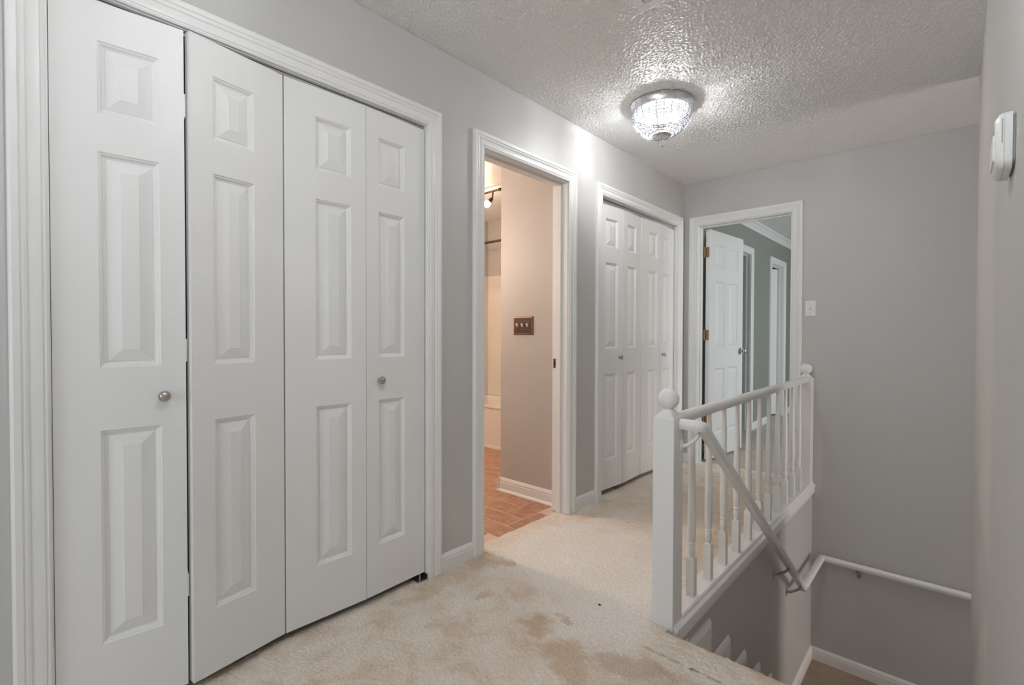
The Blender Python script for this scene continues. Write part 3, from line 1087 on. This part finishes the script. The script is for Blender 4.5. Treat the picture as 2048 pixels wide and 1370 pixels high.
# ------------------------------------------------------------------ switches, thermostat
sw = tag(empty('light_switch', (0.974, YB, 1.319)), 'white single toggle switch plate on the end wall above the railing', 'light switch')
m = MB()
m.loft([[(0.974 + sx * w, YB - d, 1.319 + sz * h) for sx, sz in ((-1, -1), (1, -1), (1, 1), (-1, 1))] for w, h, d in ((0.035, 0.0575, 0.0), (0.035, 0.0575, 0.003), (0.032, 0.0545, 0.006))])
m.build('plate', M['plastic'], sw, bevel=0.001)
m = MB().box(0.974 - 0.005, 0.974 + 0.005, YB - 0.0066, YB - 0.005, 1.306, 1.332)
m.build('toggle_slot', M['plastic_grey'], sw)
m = MB()
m.loft([[(0.974 + a, YB - 0.006, 1.312 + b) for a, b in ((-0.004, 0), (0.004, 0), (0.004, 0.012), (-0.004, 0.012))],
        [(0.974 + a, YB - 0.019, 1.324 + b) for a, b in ((-0.003, 0), (0.003, 0), (0.003, 0.007), (-0.003, 0.007))]])
m.build('toggle', M['plastic'], sw, bevel=0.0008)
for dz in (-0.03, 0.03):
    MB().lathe([(0.0032, -0.0075), (0.0032, -0.005)], 0.974, 1.319 + dz, 10, axis='y', c0=YB).build('screw', M['plastic_grey'], sw)

YW = 2.55
sx_, sz_ = -0.433, 1.180
ts = tag(empty('triple_light_switch', (sx_, YW, sz_)), 'bronze three-toggle switch plate on the bathroom wall', 'light switch')
m = MB()
m.loft([[(sx_ + a * w, YW - d, sz_ + b * h) for a, b in ((-1, -1), (1, -1), (1, 1), (-1, 1))] for w, h, d in ((0.088, 0.063, 0.0), (0.088, 0.063, 0.005), (0.084, 0.059, 0.009), (0.080, 0.055, 0.0095))])
m.build('rim', M['copper'], ts)
m = MB().box(sx_ - 0.076, sx_ + 0.076, YW - 0.0115, YW - 0.009, sz_ - 0.052, sz_ + 0.052)
m.build('plate', M['bronze'], ts, bevel=0.001)
for k in (-1, 0, 1):
    up = 1 if k else 1
    m = MB()
    m.loft([[(sx_ + k * 0.046 + a, YW - 0.011, sz_ - 0.011 + b) for a, b in ((-0.008, 0), (0.008, 0), (0.008, 0.024), (-0.008, 0.024))],
            [(sx_ + k * 0.046 + a, YW - 0.024, sz_ + 0.004 + b) for a, b in ((-0.006, 0), (0.006, 0), (0.006, 0.010), (-0.006, 0.010))]])
    m.build('toggle', M['plastic'], ts, bevel=0.001)

th = tag(empty('thermostat', (XR, 1.32, 1.46)), 'white plastic thermostat on the right wall', 'thermostat')


def rr(y0, y1, z0, z1, x, r, n=5):
    pts = []
    for cy, cz, a0 in ((y1 - r, z1 - r, 0), (y0 + r, z1 - r, 90), (y0 + r, z0 + r, 180), (y1 - r, z0 + r, 270)):
        for k in range(n):
            a = math.radians(a0 + 90 * k / (n - 1))
            pts.append((x, cy + r * math.cos(a), cz + r * math.sin(a)))
    return pts


ty0, ty1, tz0, tz1 = 1.268, 1.395, 1.424, 1.528
m = MB()
m.loft([rr(ty0 + 0.004, ty1 - 0.004, tz0 + 0.006, tz1 - 0.006, XR - 0.0005, 0.014), rr(ty0 + 0.004, ty1 - 0.004, tz0 + 0.006, tz1 - 0.006, XR - 0.005, 0.014)])
m.build('wall_plate', M['plastic_grey'], th)
m = MB()
m.loft([rr(ty0, ty1, tz0, tz1, XR - 0.004, 0.016), rr(ty0, ty1, tz0, tz1, XR - 0.014, 0.016), rr(ty0 + 0.001, ty1 - 0.001, tz0 + 0.001, tz1 - 0.001, XR - 0.0145, 0.016),
        rr(ty0, ty1, tz0, tz1, XR - 0.015, 0.016), rr(ty0 + 0.002, ty1 - 0.002, tz0 + 0.002, tz1 - 0.002, XR - 0.021, 0.016), rr(ty0 + 0.010, ty1 - 0.010, tz0 + 0.009, tz1 - 0.009, XR - 0.0265, 0.014)])
m.build('body', M['plastic'], th, smooth=True, autosmooth=35)
m = MB()
m.loft([rr(ty0 + 0.014, ty1 - 0.014, tz0 + 0.016, tz0 + 0.068, XR - 0.026, 0.006), rr(ty0 + 0.016, ty1 - 0.016, tz0 + 0.018, tz0 + 0.066, XR - 0.0295, 0.006)])
m.build('flip_cover', M['plastic'], th)
m = MB().box(XR - 0.0272, XR - 0.026, ty0 + 0.03, ty1 - 0.03, tz0 + 0.074, tz0 + 0.094)
m.build('display', M['plastic_grey'], th)
m = MB().box(XR - 0.0185, XR - 0.0170, ty0 - 0.0004, ty0 + 0.004, tz0 + 0.045, tz0 + 0.090)
m.build('vent_slot', M['plastic_grey'], th)
m = MB().box(XR - 0.013, XR - 0.007, ty0 - 0.0006, ty0 + 0.003, tz0 + 0.018, tz0 + 0.042)
m.build('side_tab', M['plastic'], th, bevel=0.0004)

# ------------------------------------------------------------------ bathroom fittings
tb = tag(empty('bathtub', (-1.45, 3.72, 0)), 'pale bathtub glimpsed at the back of the bathroom', 'bathtub')
m = MB()
xa, xb, ya, yb, zt = -2.299, -0.651, 3.42, 4.059, 0.415


def rect_ring(i, z, r=0.0):
    return [(xa + i, ya + i, z), (xb - i, ya + i, z), (xb - i, yb - i, z), (xa + i, yb - i, z)]


m.loft([[(xa, ya + 0.012, -0.012), (xb, ya + 0.012, -0.012), (xb, yb, -0.012), (xa, yb, -0.012)], [(xa, ya + 0.012, zt - 0.03), (xb, ya + 0.012, zt - 0.03), (xb, yb, zt - 0.03), (xa, yb, zt - 0.03)],
        rect_ring(0, zt - 0.028), rect_ring(0, zt), rect_ring(0.07, zt), rect_ring(0.10, zt - 0.04), rect_ring(0.15, 0.10), rect_ring(0.22, 0.08)])
m.build('tub_shell', M['tub'], tb, smooth=True, autosmooth=40, bevel=0.006)
m = MB()
m.box(xa, xb, ya, ya + 0.012, -0.01, 0.012)
m.build('caulk_strip', M['trim'], tb)
ss = tag(empty('shower_surround', (-1.45, 4.05, zt)), 'peach-lit plastic shower surround above the tub', 'shower surround')
MB().box(xa, xb, yb - 0.012, yb, zt, 1.80).build('panel', M['tub'], ss, bevel=0.004)
MB().box(xa, xa + 0.012, ya + 0.02, yb - 0.012, zt, 1.80).build('panel', M['tub'], ss, bevel=0.004)
m = MB().box(-1.95, -1.85, yb - 0.05, yb - 0.012, 0.95, 1.0)
m.build('soap_ledge', M['tub'], ss, bevel=0.006)
rd = tag(empty('curtain_rod', (-1.45, 3.47, 2.03)), 'dark shower curtain rod across the bathtub', 'curtain rod')
MB().tube([(-2.299, 3.47, 2.045), (-0.651, 3.47, 2.045)], 0.0125, 14).build('rod', M['rod'], rd, smooth=True, autosmooth=50)
for x in (-2.299, -0.656):
    MB().lathe([(0.03, 0), (0.03, 0.005)], 3.47, 2.045, 18, axis='x', c0=x).build('flange', M['rod'], rd)

tl = tag(empty('track_light', (-1.55, 3.1, H)), 'bronze track lamp with a glowing bulb on the bathroom ceiling', 'track light')
MB().tube([(-1.98, 3.1, 2.392), (-1.19, 3.1, 2.392)], 0.009, 12).build('bar', M['bronze'], tl, smooth=True, autosmooth=50)
m = MB().lathe([(0.009, -0.03), (0.014, -0.024), (0.010, -0.016), (0.015, -0.008), (0.011, 0.0)], 3.1, 2.392, 14, axis='x', c0=-1.178)
m.build('end_finial', M['bronze'], tl, smooth=True)
m = MB().lathe([(0.05, 2.44), (0.05, 2.425), (0.02, 2.415), (0.012, 2.392)], -1.585, 3.1, 20)
m.build('canopy', M['bronze'], tl, smooth=True, autosmooth=50)
for x in (-1.275, -1.585, -1.89):
    m = MB().tube([(x, 3.1, 2.392), (x, 3.095, 2.335), (x - 0.012, 3.09, 2.318)], 0.0065, 10)
    hd = m.build('lamp_head', M['bronze'], tl, smooth=True)
    d = Vector((-0.75, -0.25, -0.70)).normalized()
    a = Vector((x - 0.008, 3.09, 2.322))
    m = MB()
    s1 = d.cross(Vector((0, 0, 1))).normalized()
    s2 = d.cross(s1)

    def rg(r, h):
        return [a + d * h + s1 * (r * math.cos(2 * math.pi * k / 16)) + s2 * (r * math.sin(2 * math.pi * k / 16)) for k in range(16)]
    m.loft([rg(0.010, -0.012), rg(0.014, -0.006), rg(0.018, 0.012), rg(0.022, 0.026), rg(0.020, 0.027)])
    m.build('lamp_cup', M['bronze'], hd, smooth=True, autosmooth=50)
    m = MB()
    m.loft([rg(0.017, 0.026), rg(0.026, 0.042), rg(0.030, 0.058), rg(0.026, 0.076), rg(0.012, 0.087), rg(0.001, 0.089)])
    m.build('lamp_bulb', M['bathbulb'], hd, smooth=True)

# a speck of lint on the carpet
m = MB()
m.loft([[(0.708 + r * math.cos(a) * 1.5, 1.72 + r * math.sin(a), z) for a in [2 * math.pi * k / 7 for k in range(7)]] for r, z in ((0.003, -0.002), (0.0045, 0.002), (0.002, 0.005))])
tag(m.build('lint_speck', M['bronze'], smooth=True), 'tiny dark speck of lint on the pale carpet', 'lint')

# fill lamp added on the near bathroom wall, out of sight, to light the room
vl = tag(empty('bath_fill_light', (-1.6, 1.54, 1.85)), 'added unseen three-bulb fill lamp on the near bathroom wall', 'fill lamp')
MB().box(-1.9, -1.3, 1.54, 1.56, 1.81, 1.89).build('back_plate', M['bronze'], vl, bevel=0.004)
for x in (-1.8, -1.6, -1.4):
    m = MB().lathe([(0.020, 0.02), (0.022, 0.05), (0.030, 0.06)], x, 1.85, 16, axis='y', c0=1.54)
    hd = m.build('lamp_cup', M['bronze'], vl, smooth=True, autosmooth=50)
    m = MB().lathe([(0.020, 0.06), (0.040, 0.08), (0.047, 0.107), (0.040, 0.135), (0.020, 0.150), (0.002, 0.153)], x, 1.85, 20, axis='y', c0=1.54)
    m.build('lamp_bulb', M['bathfillbulb'], hd, smooth=True)
